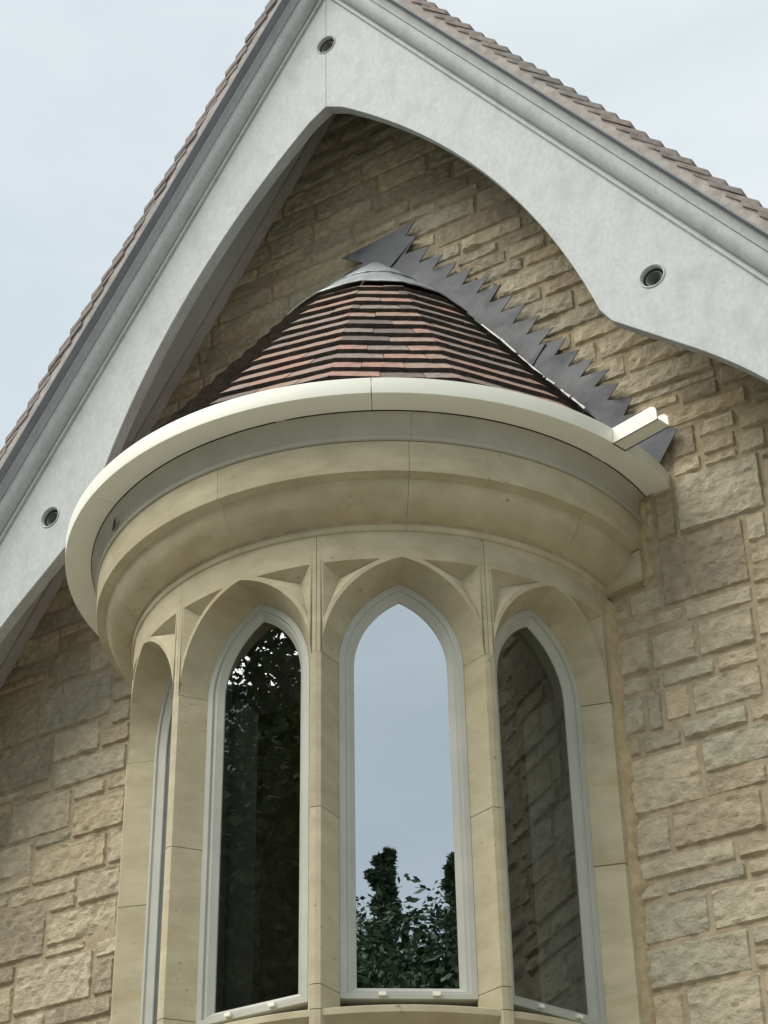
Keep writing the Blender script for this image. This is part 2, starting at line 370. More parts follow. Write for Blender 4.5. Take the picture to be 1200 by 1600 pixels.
# sandy pointing squeezed along the bay
def ragged(name, x0, z0, z1, wd, seed, parent, side=1, yf=-.012, ys=0.0):
    m = MB(); rows = []; n = int((z1-z0)/.012)
    for k in range(n+1):
        z = z0 + (z1-z0)*k/n
        wl = wd*(1 + .55*nse(z*9, seed) + .45*nse(z*31, seed))*max(.02, min(1, (z-z0)/.03, (z1-z)/.02)); row = []
        for t in range(6):
            q = t/5
            y = yf - ys*max(0, 1-q/.8) - .003*sin(pi*q) + .007*nse(z*14, q*3, seed) + .006*nse(z*45, q*6, seed)
            if t == 5: y = .018
            row.append((x0 + side*wl*q, y, z))
        rows.append(row)
    m.grid(rows); return m.build(name, 'pointing', parent, smooth=True, sharp=60)
ragged('pointing', .994, 2.9, 5.318, .036, 3.0, wall, ys=.045)
ragged('pointing', 1.152, 5.325, 5.712, .044, 8.0, wall)
ragged('pointing', -.992, 2.9, 5.318, .040, 13.0, wall, -1)

# ------------------------------------------------------------------ round bay
bay = thing('round_bay', 'round buff ashlar bay with tall pointed windows projecting from the gable wall', 'bay window', (0, YC, 2.0))
ZS, ZT, ZF = 4.845, 5.207, 5.321            # springing, spandrel top, frieze top
EA, RA = .0944, .381                         # front arch: two centres
EF, RF = .14, .36                            # frame arch
NF = .866; HWF = .22
WA = [i*SP + OFF for i in (-2, -1, 0, 1, 2)]
HALF = SP/2; NOSE = radians(1.05); AE = HALF - NOSE
HWA = .2865
def loc_pt(th, u, n, z): return Vector((sin(th)*n + cos(th)*u, YC - cos(th)*n + sin(th)*u, z))
def arch_z(u, e, r): return sqrt(max(0, r*r - (abs(u)+e)**2))
def arc_pts(e, r, n=14, side=1):
    hw = r-e; t1 = acos(e/r); return [(side*(r*cos(t1*k/n) - e), r*sin(t1*k/n)) for k in range(n+1)]   # spring to apex
JG = .0009

def window_head(th, first=False, last=False):
    m = MB()
    A0, A1 = radians(4.3), radians(16.2)
    Ro = RA + .018
    for s in (-1, 1):
        endx = HALF - JG
        if (last and s == 1): endx = radians(92.2) - th
        if (first and s == -1): endx = th + radians(92.2)
        cols = sorted(set([0, .012, .028, A0] + [A0 + (A1-A0)*k/10 for k in range(11)] + [AE] + [AE + (endx-AE)*k/4 for k in range(1, 5)]))
        def archz(a): return ZS + arch_z(a*HWA/AE, EA, RA) if a < AE - 1e-6 else ZS
        def rimz(a): return ZS + sqrt(max(0, Ro*Ro - (a+EA)**2))
        def pt(a, z, R=1.0): return cy(th + s*a, R, z)
        apexp = pt(radians(13.2), 5.163, .952)
        for a, b in zip(cols, cols[1:]):
            inside = a >= A0 - 1e-6 and b <= A1 + 1e-6
            if inside:
                m.grid([[pt(a, archz(a)), pt(b, archz(b))], [pt(a, min(rimz(a), ZT)), pt(b, min(rimz(b), ZT))]])
                m.grid([[pt(a, ZT), pt(b, ZT)], [pt(a, ZF), pt(b, ZF)]])
                m.poly([pt(a, ZT), pt(b, ZT), apexp]); m.poly([pt(b, min(rimz(b), ZT)), pt(a, min(rimz(a), ZT)), apexp])
            else:
                m.grid([[pt(a, archz(a)), pt(b, archz(b))], [pt(a, ZF), pt(b, ZF)]])
        m.poly([pt(A1, ZT), pt(A1, rimz(A1)), apexp])
        # splayed reveal from the front arch to the frame arch
        rows = []
        nA = 22; t0 = acos(EA/RA); t1 = acos(EF/RF)
        for k in range(nA+1):
            q = k/nA
            uo, zo = RA*cos(t0*q) - EA, RA*sin(t0*q); ui, zi = RF*cos(t1*q) - EF, RF*sin(t1*q)
            a = uo*AE/HWA
            p0 = pt(a, ZS+zo); pi_ = loc_pt(th, s*ui, NF-.10, ZS+zi); pm = loc_pt(th, s*ui, NF, ZS+zi)
            rows.append([p0, pm, pi_, loc_pt(th, s*(ui*.84), NF-.10, ZS+zi-.05)])
        m.grid(rows)
        # underside at the joint
        m.poly([pt(AE, ZS), pt(endx, ZS), cy(th + s*endx, .74, ZS), loc_pt(th, s*HWF, NF-.10, ZS)])
        m.grid([[pt(endx, ZS), pt(endx, ZF)], [cy(th+s*endx, .74, ZS), cy(th+s*endx, .74, ZF)]])
    return m.build('window_head', 'ashlar', bay, smooth=True, sharp=21)
for i, th in enumerate(WA): window_head(th, i == 0, i == 4)

def pier(bnd, z0, z1, left=None, right=None, edge=0):
    """one block of a mullion; plan is a nose on the circle with splays to the frames either side"""
    zz0, zz1 = z0 + .0011, z1 - .0011
    P = []
    if edge >= 0 and left is not None:
        P += [loc_pt(left, HWF-.03, .60, 0), loc_pt(left, HWF-.03, NF-.075, 0), loc_pt(left, HWF, NF-.070, 0), loc_pt(left, HWF, NF, 0)]
    if edge == 0:
        P += [cy(bnd - NOSE, 1.0, 0), cy(bnd, 1.0025, 0), cy(bnd + NOSE, 1.0, 0)]
    elif edge == 1:
        P += [cy(bnd - NOSE, 1.0, 0), cy(bnd + radians(.8), 1.0, 0), Vector((1.0, .02, 0)), Vector((.62, .02, 0))]
    else:
        P += [Vector((-.62, .02, 0)), Vector((-1.0, .02, 0)), cy(bnd - radians(.8), 1.0, 0), cy(bnd + NOSE, 1.0, 0)]
    if edge <= 0 and right is not None:
        P += [loc_pt(right, -HWF, NF, 0), loc_pt(right, -HWF, NF-.070, 0), loc_pt(right, -HWF+.03, NF-.075, 0), loc_pt(right, -HWF+.03, .60, 0)]
    m = MB(); m.prism([p + Vector((0, 0, zz0)) for p in P], [p + Vector((0, 0, zz1)) for p in P])
    o = m.build('stone_block', 'ashlar', bay)
    bv = o.modifiers.new('soft edge', 'BEVEL'); bv.width = .0035; bv.segments = 2; bv.limit_method = 'ANGLE'; bv.angle_limit = radians(35)
    return o
Zsill = 3.575
for i in range(4):
    b = (WA[i]+WA[i+1])/2
    lv = [3.0, Zsill, 3.655, 4.26, ZS] if i != 3 else [3.0, Zsill, 3.65, 4.265, ZS]
    for z0, z1 in zip(lv, lv[1:]): pier(b, z0, z1, WA[i], WA[i+1])
for z0, z1 in zip([3.0, Zsill, 4.215, ZS], [Zsill, 4.215, ZS]): pier(WA[4] + HALF, z0, z1, left=WA[4], edge=1)
for z0, z1 in zip([3.0, Zsill, 4.13, 4.72, ZS], [Zsill, 4.13, 4.72, ZS]): pier(WA[0] - HALF, z0, z1, right=WA[0], edge=-1)
# mortar core behind the joints
m = MB()
for i in range(5):
    for b in (WA[i]-HALF, WA[i]+HALF):
        if i < 4 and b > WA[i]: continue
        P = [cy(b-NOSE*.8, .992, 0), cy(b+NOSE*.8, .992, 0), cy(b+radians(1.2), .93, 0), cy(b+radians(1.8), .84, 0), cy(b-radians(1.8), .84, 0), cy(b-radians(1.2), .93, 0)]
        m.prism([p+Vector((0, 0, 3.02)) for p in P], [p+Vector((0, 0, ZF-.01)) for p in P])
m.build('mortar_core', 'mortar', bay)

for i, th in enumerate(WA):
    # sloping sill, transom with curved front, recessed apron panel below
    hw = AE - .002
    n = 12; a_ = [-hw + 2*hw*k/n for k in range(n+1)]
    m = MB()
    inn = [loc_pt(th, HWF*(2*k/n-1)*1.02, NF-.09, 3.637) for k in range(n+1)]
    m.grid([inn, [cy(th+a, .985, 3.580) for a in a_], [cy(th+a, .992, 3.576) for a in a_], [cy(th+a, .992, 3.556) for a in a_],
            [cy(th+a, .985, 3.552) for a in a_], [loc_pt(th, .235*(2*k/n-1), .88, 3.50) for k in range(n+1)], [loc_pt(th, .235*(2*k/n-1), .80, 3.50) for k in range(n+1)]])
    m.build('transom', 'ashlar', bay, smooth=True, sharp=25)
    m = MB(); m.prism([loc_pt(th, u, n_, 3.0) for u, n_ in ((-.235, .87), (.235, .87), (.235, .80), (-.235, .80))],
                      [loc_pt(th, u, n_, 3.52) for u, n_ in ((-.235, .87), (.235, .87), (.235, .80), (-.235, .80))])
    m.build('apron_panel', 'ashlar', bay)
def lathe(profile, a0, a1, n, clip=True, closed=False):
    rows = []
    for k in range(n+1):
        a = a0 + (a1-a0)*k/n
        rows.append([cy(a, R, z) for R, z in profile])
    return rows
# corbelled foot of the bay
m = MB(); m.grid(lathe([(1.0, 3.0), (1.03, 2.98), (1.03, 2.90), (.98, 2.86), (.80, 2.66), (.55, 2.45), (.30, 2.25), (.06, 2.12), (.0, 2.1)], radians(-94), radians(94), 72))
m.grid(lathe([(.70, 3.0), (1.0, 3.0)], radians(-94), radians(94), 72))
m.build('corbel_foot', 'ashlar', bay, smooth=True, sharp=30)

# cornice blocks
def ovolo(r0_, z0_, r1_, z1_, n=9, bulge=.72):
    P = []
    for k in range(n+1):
        t = k/n*pi/2
        P.append((r0_ + (r1_-r0_)*(sin(t)*bulge + (k/n)*(1-bulge)), z0_ + (z1_-z0_)*((1-cos(t))*bulge + (k/n)*(1-bulge))))
    return P
cprof = [(.80, 5.322), (1.0, 5.322), (1.006, 5.326), (1.0095, 5.334), (1.0095, 5.344), (1.006, 5.351), (1.000, 5.3555), (1.006, 5.3585)] + ovolo(1.008, 5.3585, 1.122, 5.464)[1:] + \
        [(1.122, 5.4675), (1.150, 5.4775), (1.1585, 5.4785), (1.1595, 5.4815), (1.1645, 5.600), (1.162, 5.606), (1.10, 5.607), (.80, 5.607)]
jts = [radians(v) for v in (-92.2, -74, -36.5, 1.2, 37.4, 73.4, 92.2)]
for a0, a1 in zip(jts, jts[1:]):
    m = MB(); rows = lathe(cprof, a0 + .0006, a1 - .0006, max(4, int((a1-a0)/radians(1.6)))); ids = m.grid(rows)
    m.f(ids[0]); m.f(ids[-1][::-1])
    m.build('cornice_block', 'ashlar', bay, smooth=True, sharp=26)
m = MB(); m.grid(lathe([(.9, 5.33), (1.0, 5.345), (1.108, 5.462), (1.148, 5.485), (1.1535, 5.60)], radians(-92), radians(92), 96)); m.build('mortar_core', 'mortar', bay)
# square stop stone where the cornice meets the wall
for s in (1, -1):
    m = MB()
    xs = [(1.0, 5.357)] + [(R, z) for R, z in ovolo(1.008, 5.3585, 1.122, 5.464)[1:]] + [(1.160, 5.47), (1.160, 5.335), (1.0, 5.322)]
    m.prism([(s*(R if R > .5 else R), -.036, z) for R, z in xs], [(s*R, .02, z) for R, z in xs])
    m.build('stop_block', 'ashlar', bay)
# painted eaves moulding under the gutter: nose and cove
eprof = [(1.10, 5.6085), (1.164, 5.6085), (1.1695, 5.612), (1.1715, 5.619), (1.1700, 5.627), (1.1645, 5.632)]
for k in range(11):
    t = k/10; eprof.append((1.1640 + .030*(1-cos(t*pi/2)), 5.633 + .084*sin(t*pi/2)))
eprof += [(1.194, 5.7165), (1.10, 5.7165)]
for a0, a1 in ((-92.2, -24), (-24, 37.9), (37.9, 92.2)):
    m = MB(); m.grid(lathe(eprof, radians(a0)+.0004, radians(a1)-.0004, int((a1-a0)/1.5))); m.build('eaves_moulding', 'greyeaves', bay, smooth=True, sharp=30)
m = MB(); a = radians(-31)
m.poly([cy(a, 1.176, 5.652), cy(a+.012, 1.174, 5.640), cy(a+.034, 1.175, 5.648), cy(a+.055, 1.187, 5.676), cy(a+.030, 1.184, 5.672)])
m.poly([cy(a-.012, 1.172, 5.622), cy(a-.008, 1.174, 5.622), cy(a+.008, 1.177, 5.652), cy(a+.002, 1.177, 5.652)])
m.build('peeled_film', 'dark', bay)

# window frames, panes
def frame_loop(th, d, n, na=14):
    """closed loop inset by d from the frame's outer edge, at depth n"""
    zb = 3.6385
    r = RF - d; t1 = acos(EF/r)
    P = [(-(HWF-d), zb + d*.8)]
    for k in range(na+1): t = t1*k/na; P.append((-(r*cos(t) - EF), ZS + r*sin(t)))
    for k in range(na-1, -1, -1): t = t1*k/na; P.append((r*cos(t) - EF, ZS + r*sin(t)))
    P.append((HWF-d, zb + d*.8))
    return [loc_pt(th, u, n, z) for u, z in P]
def cap_box(th, u, z):
    m = MB(); m.box(u-.012, u+.012, NF+.002, NF+.016, z-.006, z+.006, T=lambda p: loc_pt(th, p[0], p[1], p[2])); return m
for i, th in enumerate(WA):
    m = MB()
    prof_ = [(-.002, NF-.08), (-.002, NF+.001), (0, NF+.004), (.020, NF+.004), (.022, NF+.002), (.022, NF-.006), (.024, NF-.007), (.034, NF-.007), (.036, NF-.009),
             (.040, NF-.013), (.0535, NF-.024), (.0545, NF-.027), (.0545, NF-.07)]
    m.grid([frame_loop(th, d, n) for d, n in prof_], closed=True)
    fr = m.build('window_frame', 'frame', bay, smooth=True, sharp=28)
    fr['label'] = 'pale grey frame with a pointed head'
    pn = MB(); lp = frame_loop(th, .053, NF-.0285); cz = pn.v(sum(lp, Vector())/len(lp)); ids = [pn.v(p) for p in lp]
    for a, b in zip(ids, ids[1:]+ids[:1]): pn.f((a, b, cz))
    p = pn.build('pane', 'brightglass' if i == 3 else 'glass', bay); p.parent = fr; p.matrix_parent_inverse = Matrix.Identity(4)
    for u in (-.086, .087):
        c_ = cap_box(th, u, 3.652).build('drain_cap', 'cream', bay); c_.parent = fr; c_.matrix_parent_inverse = Matrix.Identity(4)
# room behind the panes
room = MB()
room.grid([[cy(a, .60, 3.3) for a in (radians(-93), radians(93))], [cy(a, .60, 3.3) for a in (radians(-93), radians(93))]])
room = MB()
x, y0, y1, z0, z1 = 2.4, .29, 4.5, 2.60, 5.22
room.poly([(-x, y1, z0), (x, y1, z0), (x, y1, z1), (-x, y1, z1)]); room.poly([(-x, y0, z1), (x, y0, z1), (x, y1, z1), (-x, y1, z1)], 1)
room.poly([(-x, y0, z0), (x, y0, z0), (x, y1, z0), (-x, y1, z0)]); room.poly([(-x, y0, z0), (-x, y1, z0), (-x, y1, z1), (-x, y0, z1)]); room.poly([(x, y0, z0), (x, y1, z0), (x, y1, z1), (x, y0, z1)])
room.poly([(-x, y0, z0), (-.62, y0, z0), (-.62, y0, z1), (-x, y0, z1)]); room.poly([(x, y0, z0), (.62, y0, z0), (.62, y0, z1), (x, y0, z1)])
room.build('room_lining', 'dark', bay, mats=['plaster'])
m = MB()
fan = [cy(radians(v), .84, 5.30) for v in range(-92, 93, 8)]; m.f([m.v(p) for p in fan + [Vector((.62, .32, 5.30)), Vector((-.62, .32, 5.30))]])
fan = [cy(radians(v), .84, 3.01) for v in range(-92, 93, 8)]; m.f([m.v(p) for p in fan + [Vector((.62, .32, 3.01)), Vector((-.62, .32, 3.01))]])
m.build('bay_ceiling', 'plaster', bay)
for i, th in enumerate(WA):
    for s in (-1, 1):
        m = MB(); T = lambda p: loc_pt(th, p[0], p[1], p[2])
        a, b = sorted((s*(HWF-.034), s*(HWF-.026))); m.box(a, b, .60, NF-.08, 3.64, 4.9, T=T); m.build('inner_reveal', 'plaster', bay)

# ------------------------------------------------------------------ conical tiled roof of the bay
croof = thing('bay_roof', 'small conical roof of thin clay tiles with a lead cap over the round bay', 'roof', (0, YC, 5.7))
KR = 1.42; ZAP = 7.55
HIPS = [radians(-89 + 22.5*k) for k in range(9)]
def cp(a, r, d=0.0):
    """point on the cone at azimuth a and hip radius r, lifted d off the slope"""
    n = Vector((sin(a)*KR, -cos(a)*KR, 1)).normalized()
    return Vector((r*sin(a), YC - r*cos(a), ZAP - KR*r)) + n*d
def fp(k, t, r, d):
    a = cp(HIPS[k], r, d); b = cp(HIPS[k+1], r, d); return a.lerp(b, t)
m = MB(); m.grid([[cp(a, r, -.012) for a in HIPS] for r in (.41, 1.26)]); m.build('roof_deck', 'tileedge', croof)
rb = 1.268; ci = 0
while rb > .465:
    for k in range(8):
        chord = 2*rb*sin(radians(11.25))
        off_ = ((ci % 2)*.5 + .13*k + rnd.uniform(-.06, .06)) % 1
        cuts = [0.0]; x = off_*.165
        if x < .03: x += .165
        while x < chord - .03: cuts.append(x/chord); x += .165 + rnd.uniform(-.006, .006)
        cuts.append(1.0)
        for t0, t1 in zip(cuts, cuts[1:]):
            g_ = .0012/chord
            ta, tb = t0 + (g_ if t0 > 0 else 0), t1 - (g_ if t1 < 1 else 0)
            rt = max(.405, rb - .066*1.55)
            j1, j2, sg = rnd.uniform(-.003, .003), rnd.uniform(-.003, .003), rnd.uniform(-.0015, .002)
            V = []
            tm = (ta+tb)/2
            for (r, d0, d1, jj) in ((rb, .016, .034, 1), (rt, -.006, .007, 0)):
                for t, js in ((ta, j1), (tm, (j1+j2)/2), (tb, j2)):
                    V.append(fp(k, t, r + js*jj, d0 + sg)); V.append(fp(k, t, r + js*jj, d1 + sg + (.001 if t == tm else 0)))
            F = [(0, 2, 8, 6), (2, 4, 10, 8), (1, 7, 9, 3), (3, 9, 11, 5), (0, 1, 3, 2), (2, 3, 5, 4), (0, 6, 7, 1), (4, 5, 11, 10)]
            c0 = sum(V, Vector())/len(V)
            o = obj('tile', [v - c0 for v in V], F, 'tile', croof, mats=['tileedge'], fm=[1, 1, 0, 0, 1, 1, 1, 1]); o.location = c0
    rb -= .066*(1 + rnd.uniform(-.012, .012)); ci += 1
# lead cap in two dressed pieces
def capmesh(r_top, r_bot, lift, wav, seed):
    """dressed lead: flatter than the tiles below, running up to a blunt tip"""
    m = MB(); rows = []; n = 96; rb0, zb0, zt0 = .462, ZAP - KR*.462 + .062, 7.455
    for q in range(12):
        s = q/11; row = []
        for j in range(n+1):
            a = HIPS[0] + (HIPS[8]-HIPS[0])*j/n
            rr = r_top + (r_bot - r_top)*s
            edge_ = s**3*wav*(sin((a-HIPS[0])*8 + seed)*.5 + 1.2*nse(a*3, seed))
            rr2 = rr + edge_*.6
            ph = ((a-HIPS[0]) % radians(22.5)) - radians(11.25)
            poly_ = cos(radians(11.25))/cos(ph); rad = rr2*(1 + (poly_-1)*.5*s)
            z = zt0 + (zb0-zt0)*(rr/rb0) + lift + .004*nse(a*5, s*4, seed) + .003*nse(a*13, s*9, seed) - .010*exp(-rr*30) - edge_*.6
            row.append(Vector((rad*sin(a), YC - rad*cos(a), z)))
        rows.append(row)
    m.grid(rows)
    return m
capm = capmesh(.015, .462, .0, .022, 1.2); o = capm.build('lead_cap', 'newlead', croof, smooth=True, sharp=50)
sm = o.modifiers.new('sheet', 'SOLIDIFY'); sm.thickness = .004; sm.offset = 1
capm = capmesh(.004, .265, .007, .008, 3.0); o = capm.build('lead_cap', 'newlead', croof, smooth=True, sharp=50)
sm = o.modifiers.new('sheet', 'SOLIDIFY'); sm.thickness = .005; sm.offset = 1

# ------------------------------------------------------------------ stepped lead flashing
fl = thing('lead_flashing', 'dark stepped lead flashing with saw-tooth edge dressed up the wall beside the conical roof', 'flashing', (.6, 0, 6.6))
def sheet(pts, y, name='lead_sheet', bend=.010, seed=0.0):
    n = len(pts)
    P = [Vector(p) for p in pts]
    E = [(i, (i+1) % n) for i in range(n)]
    xs = [p.x for p in P]; zs_ = [p.y for p in P]
    extra = []
    st = .035
    i = min(xs)
    from mathutils.geometry import intersect_point_tri_2d
    def inside(q):
        c_ = False
        for a in range(n):
            p1, p2 = P[a], P[(a+1) % n]
            if (p1.y > q[1]) != (p2.y > q[1]) and q[0] < (p2.x-p1.x)*(q[1]-p1.y)/(p2.y-p1.y) + p1.x: c_ = not c_
        return c_
    while i < max(xs):
        j = min(zs_)
        while j < max(zs_):
            if inside((i, j)): extra.append(Vector((i, j)))
            j += st
        i += st
    vs, es, fs, *_ = delaunay_2d_cdt(P + extra, E, [], 0, 1e-5)
    m = MB(); fy = lambda p: y - bend*(nse(p.x*5, p.y*5, seed) + .35*nse(p.x*16, p.y*16, seed))
    A = [m.v((p.x, fy(p), p.y)) for p in vs]; B = [m.v((p.x, fy(p)+.004, p.y)) for p in vs]; ed = {}
    for t in fs:
        c_ = sum((vs[i] for i in t), Vector((0, 0)))/len(t)
        if not inside(c_): continue
        m.f([A[i] for i in t]); m.f([B[i] for i in t][::-1])
        for a, b in zip(t, list(t[1:])+[t[0]]): ed[(a, b)] = 1
    for (a, b) in ed:
        if (b, a) not in ed: m.f((A[a], A[b], B[b], B[a]))
    return m.build(name, 'lead', fl, smooth=True, sharp=35)
edge = [(.03, 7.39), (.176, 7.20), (.372, 6.96), (.481, 6.82), (.696, 6.51), (.995, 6.09), (1.10, 5.95)]
sheet([(-.192, 7.577), (.22, 7.61), (.162, 7.54), (.224, 7.514), (.078, 7.401), (.02, 7.30), (-.03, 7.30), (-.04, 7.46), (-.102, 7.456), (-.07, 7.49)], -.044, seed=1)
sheet([(-.20, 7.47), (-.10, 7.50), (-.04, 7.46), (-.04, 7.34), (-.12, 7.34), (-.16, 7.43)], -.036, seed=5)
sheet([(.224, 7.514), (.156, 7.438), (.287, 7.424), (.229, 7.352), (.359, 7.339), (.296, 7.278), (.427, 7.261), (.367, 7.195), (.503, 7.187), (.447, 7.117), (.582, 7.109), (.513, 7.038), (.645, 7.024), (.618, 6.99),
       (.484, 6.82), (.372, 6.96), (.176, 7.20), (.03, 7.33), (.078, 7.401)], -.039, seed=2)
sheet([(.607, 7.031), (.645, 7.024), (.58, 6.949), (.698, 6.938), (.633, 6.867), (.759, 6.859), (.688, 6.781), (.819, 6.768), (.749, 6.698), (.881, 6.681), (.802, 6.616), (.84, 6.61), (.70, 6.43), (.60, 6.62), (.46, 6.83)], -.045, seed=3)
sheet([(.802, 6.617), (.933, 6.603), (.873, 6.53), (.989, 6.516), (.927, 6.452), (1.052, 6.442), (.98, 6.37), (1.12, 6.353), (1.042, 6.291), (1.15, 6.268), (1.092, 6.205), (1.199, 6.177), (1.155, 6.105), (1.26, 6.085), (1.23, 6.02), (1.377, 5.952), (1.28, 5.822), (1.17, 5.80), (1.05, 5.84), (.86, 6.15), (.70, 6.40)], -.041, seed=4)
# bright sealant seen along the tile ends
for (xa, za_, xb, zb_) in ((0.553, 6.831, 0.642, 6.710), (0.640, 6.715, 0.711, 6.607), (0.723, 6.588, 0.834, 6.422), (0.843, 6.412, 0.879, 6.370), (0.905, 6.329, 0.943, 6.277), (0.951, 6.267, 1.004, 6.193)):
    m = MB(); d = Vector((xb-xa, 0, zb_-za_)); nrm = Vector((-d.z, 0, d.x)).normalized()
    rows = []
    for k in range(6):
        p = Vector((xa-.004, -.058, za_-.003)) + d*k/5; w = .0040*(.8 + .6*nse(k*1.7, xa*9))
        rows.append([p - nrm*w, p - nrm*w + Vector((0, -.008, 0)), p + nrm*w + Vector((0, -.008, 0)), p + nrm*w])
    m.grid(rows, closed=True); m.build('sealant', 'white', fl)

# ------------------------------------------------------------------ curved gutter
gut = thing('eaves_gutter', 'curved cream metal gutter around the foot of the conical roof with a side outlet', 'gutter', (0, YC, 5.72))
RI, RO, GB, GT = 1.196, 1.3016, 5.7195, 5.786
def gsec(a0, a1):
    m = MB()
    pr = [(RI, GT-.004), (RI, GB+.002), (RI+.002, GB), (RO-.003, GB), (RO-.0005, GB+.001), (RO, GB+.004), (RO+.003, GT-.002), (RO+.0025, GT), (RO-.004, GT), (RO-.006, GT-.003), (RO-.008, GB+.006), (RI+.004, GB+.006), (RI+.004, GT-.004)]
    ids = m.grid(lathe(pr, radians(a0), radians(a1), max(2, int((a1-a0)/1.2))), closed=True)
    m.f(ids[0]); m.f(ids[-1][::-1])
    return m.build('gutter_length', 'cream', gut, smooth=True, sharp=30)
g_ = .06
for a0, a1 in ((-92.1, -27), (-27, 31), (31, 74.3), (77.7, 92.1)): gsec(a0 + g_, a1 - g_)
# piece with the outlet: floor of the channel stays, front wall is open between 74.3 and 77.7 degrees
m = MB()
pr = [(RI, GT-.004), (RI, GB), (RO, GB), (RO, GB+.006), (RI+.004, GB+.006), (RI+.004, GT-.004)]
m.grid(lathe(pr, radians(74.3-g_), radians(77.7+g_), 4), closed=True); m.build('gutter_length', 'cream', gut)
sd_ = Vector((sin(radians(76.6)), -cos(radians(76.6)), 0)); sp_ = Vector((-sd_.y, sd_.x, 0))   # outward, sideways (towards wall)
base = cy(radians(76.0), RO - .006, 0)
def sp(u, v, z): return base + sd_*u + sp_*v + Vector((0, 0, z))
m = MB(); m.prism([sp(0, -.037, GB), sp(.215, -.037, GB), sp(.215, .037, GB), sp(0, .037, GB)], [sp(0, -.037, GB+.005), sp(.215, -.037, GB+.005), sp(.215, .037, GB+.005), sp(0, .037, GB+.005)])
for v0, v1 in ((-.0372, -.0312), (.0312, .0372)):
    prof_s = [(.0, GB), (.215, GB)] + [(.215 - .030 + .030*cos(t), GT - .030 + .030*sin(t)) for t in [k*pi/2/6 for k in range(7)]] + [(0, GT)]
    m.prism([sp(u, v0, z) for u, z in prof_s], [sp(u, v1, z) for u, z in prof_s])
o = m.build('outlet_spout', 'cream', gut)

# ------------------------------------------------------------------ bargeboard with arched edge
barge = thing('bargeboard', 'pale weathered arched bargeboard with cusps and three round holes under the gable roof', 'bargeboard', (0, -.43, 6))
YB = -.4585; TB = .05
AC, AR = (-2.2763, 5.18599), 3.73534
CU = (1.331, 6.236)
t_a = math.asin((8.125-AC[1])/AR); t_c = atan2(CU[1]-AC[1], CU[0]-AC[0])
arch = [(AC[0] + AR*cos(t_a + (t_c-t_a)*k/28), AC[1] + AR*sin(t_a + (t_c-t_a)*k/28)) for k in range(29)]
arch[0] = (0.0, arch[0][1] if abs(arch[0][0]) > .05 else 8.125)
low = []
ctrl = [CU, (1.515, 6.078), (1.727, 5.892), (1.903, 5.706), (2.13, 5.42), (2.40, 5.0), (2.60, 4.62)]
for k in range(len(ctrl)-1):
    p0, p1, p2, p3 = ctrl[max(0, k-1)], ctrl[k], ctrl[k+1], ctrl[min(len(ctrl)-1, k+2)]
    for q in range(5):
        t = q/5; low.append(tuple(.5*((2*p1[i]) + (-p0[i]+p2[i])*t + (2*p0[i]-5*p1[i]+4*p2[i]-p3[i])*t*t + (-p0[i]+3*p1[i]-3*p2[i]+p3[i])*t**3) for i in (0, 1)))
low.append(ctrl[-1])
lower = arch[:-1] + low
XE = 2.72
HR = .047
holes = [(0.0, 8.536), (1.5115, 6.368)]
def board(s):
    outer = [(max(x, .0012), z) for x, z in lower] + [(XE, 4.60), (XE, ZA + .10 - TA*XE), (.0012, ZA + .10)]
    hp = []
    for hx, hz in holes:
        if hx == 0: continue
        hp.append([(hx + HR*cos(2*pi*k/28), hz + HR*sin(2*pi*k/28)) for k in range(28)])
    # half of the apex hole bites into the seam edge
    top = outer.pop(); 
    semi = [(max(.0012, HR*sin(pi*k/14)), 8.536 + HR*cos(pi*k/14)) for k in range(15)]
    outer = outer + [top] + semi
    P = [Vector(p) for p in outer]; E = [(i, (i+1) % len(outer)) for i in range(len(outer))]
    loops = [list(range(len(outer)))]
    for h in hp:
        b0 = len(P); P += [Vector(p) for p in h]; E += [(b0+i, b0+(i+1) % len(h)) for i in range(len(h))]; loops.append(list(range(b0, b0+len(h))))
    n = len(outer)
    def inside(q):
        c_ = False
        for a in range(n):
            p1, p2 = P[a], P[(a+1) % n]
            if (p1.y > q[1]) != (p2.y > q[1]) and q[0] < (p2.x-p1.x)*(q[1]-p1.y)/(p2.y-p1.y) + p1.x: c_ = not c_
        if c_:
            for hx, hz in holes:
                if hypot(q[0]-hx, q[1]-hz) < HR*.985: return False
        return c_
    vs, es, fs, *_ = delaunay_2d_cdt(P, E, [], 0, 1e-6)
    m = MB(); A = [m.v((s*p.x, YB, p.y)) for p in vs]; B = [m.v((s*p.x, YB+TB, p.y)) for p in vs]
    edges = {}
    for t in fs:
        c_ = sum((vs[i] for i in t), Vector((0, 0)))/len(t)
        if not inside(c_): continue
        m.f([A[i] for i in t]); m.f([B[i] for i in t][::-1])
        for a, b in zip(t, list(t[1:])+[t[0]]): edges[(a, b)] = 1
    for (a, b) in list(edges):
        if (b, a) not in edges: m.f((A[a], A[b], B[b], B[a]))
    o = m.build('board', 'board', barge)
    return o
for s in (1, -1): board(s)
def sweep_rake(profile, s, name, material, parent, x0=0.0, x1=2.74, smooth=True):
    m = MB(); rows = []
    for x in [x0 + (x1-x0)*k/6 for k in range(7)]:
        # mitred at the ridge: n is measured square to the rake, cut on the vertical plane x = 0
        rows.append([(s*x, y, ZA + n/CPH - TA*x) for n, y in profile])
    m.grid(rows); m.poly([rows[-1][i] for i in range(len(profile))])
    return m.build(name, material, parent, smooth=smooth, sharp=28)
mprof = [(-.020, YB+.002), (-.020, YB-.007), (-.016, YB-.013), (-.009, YB-.014), (-.004, YB-.010), (-.003, YB+.003), (.003, YB+.003)]
for k in range(10):
    t = k/9*pi/2; mprof.append((.004 + .058*(1-cos(t)) , YB-.003 - .058*sin(t)))
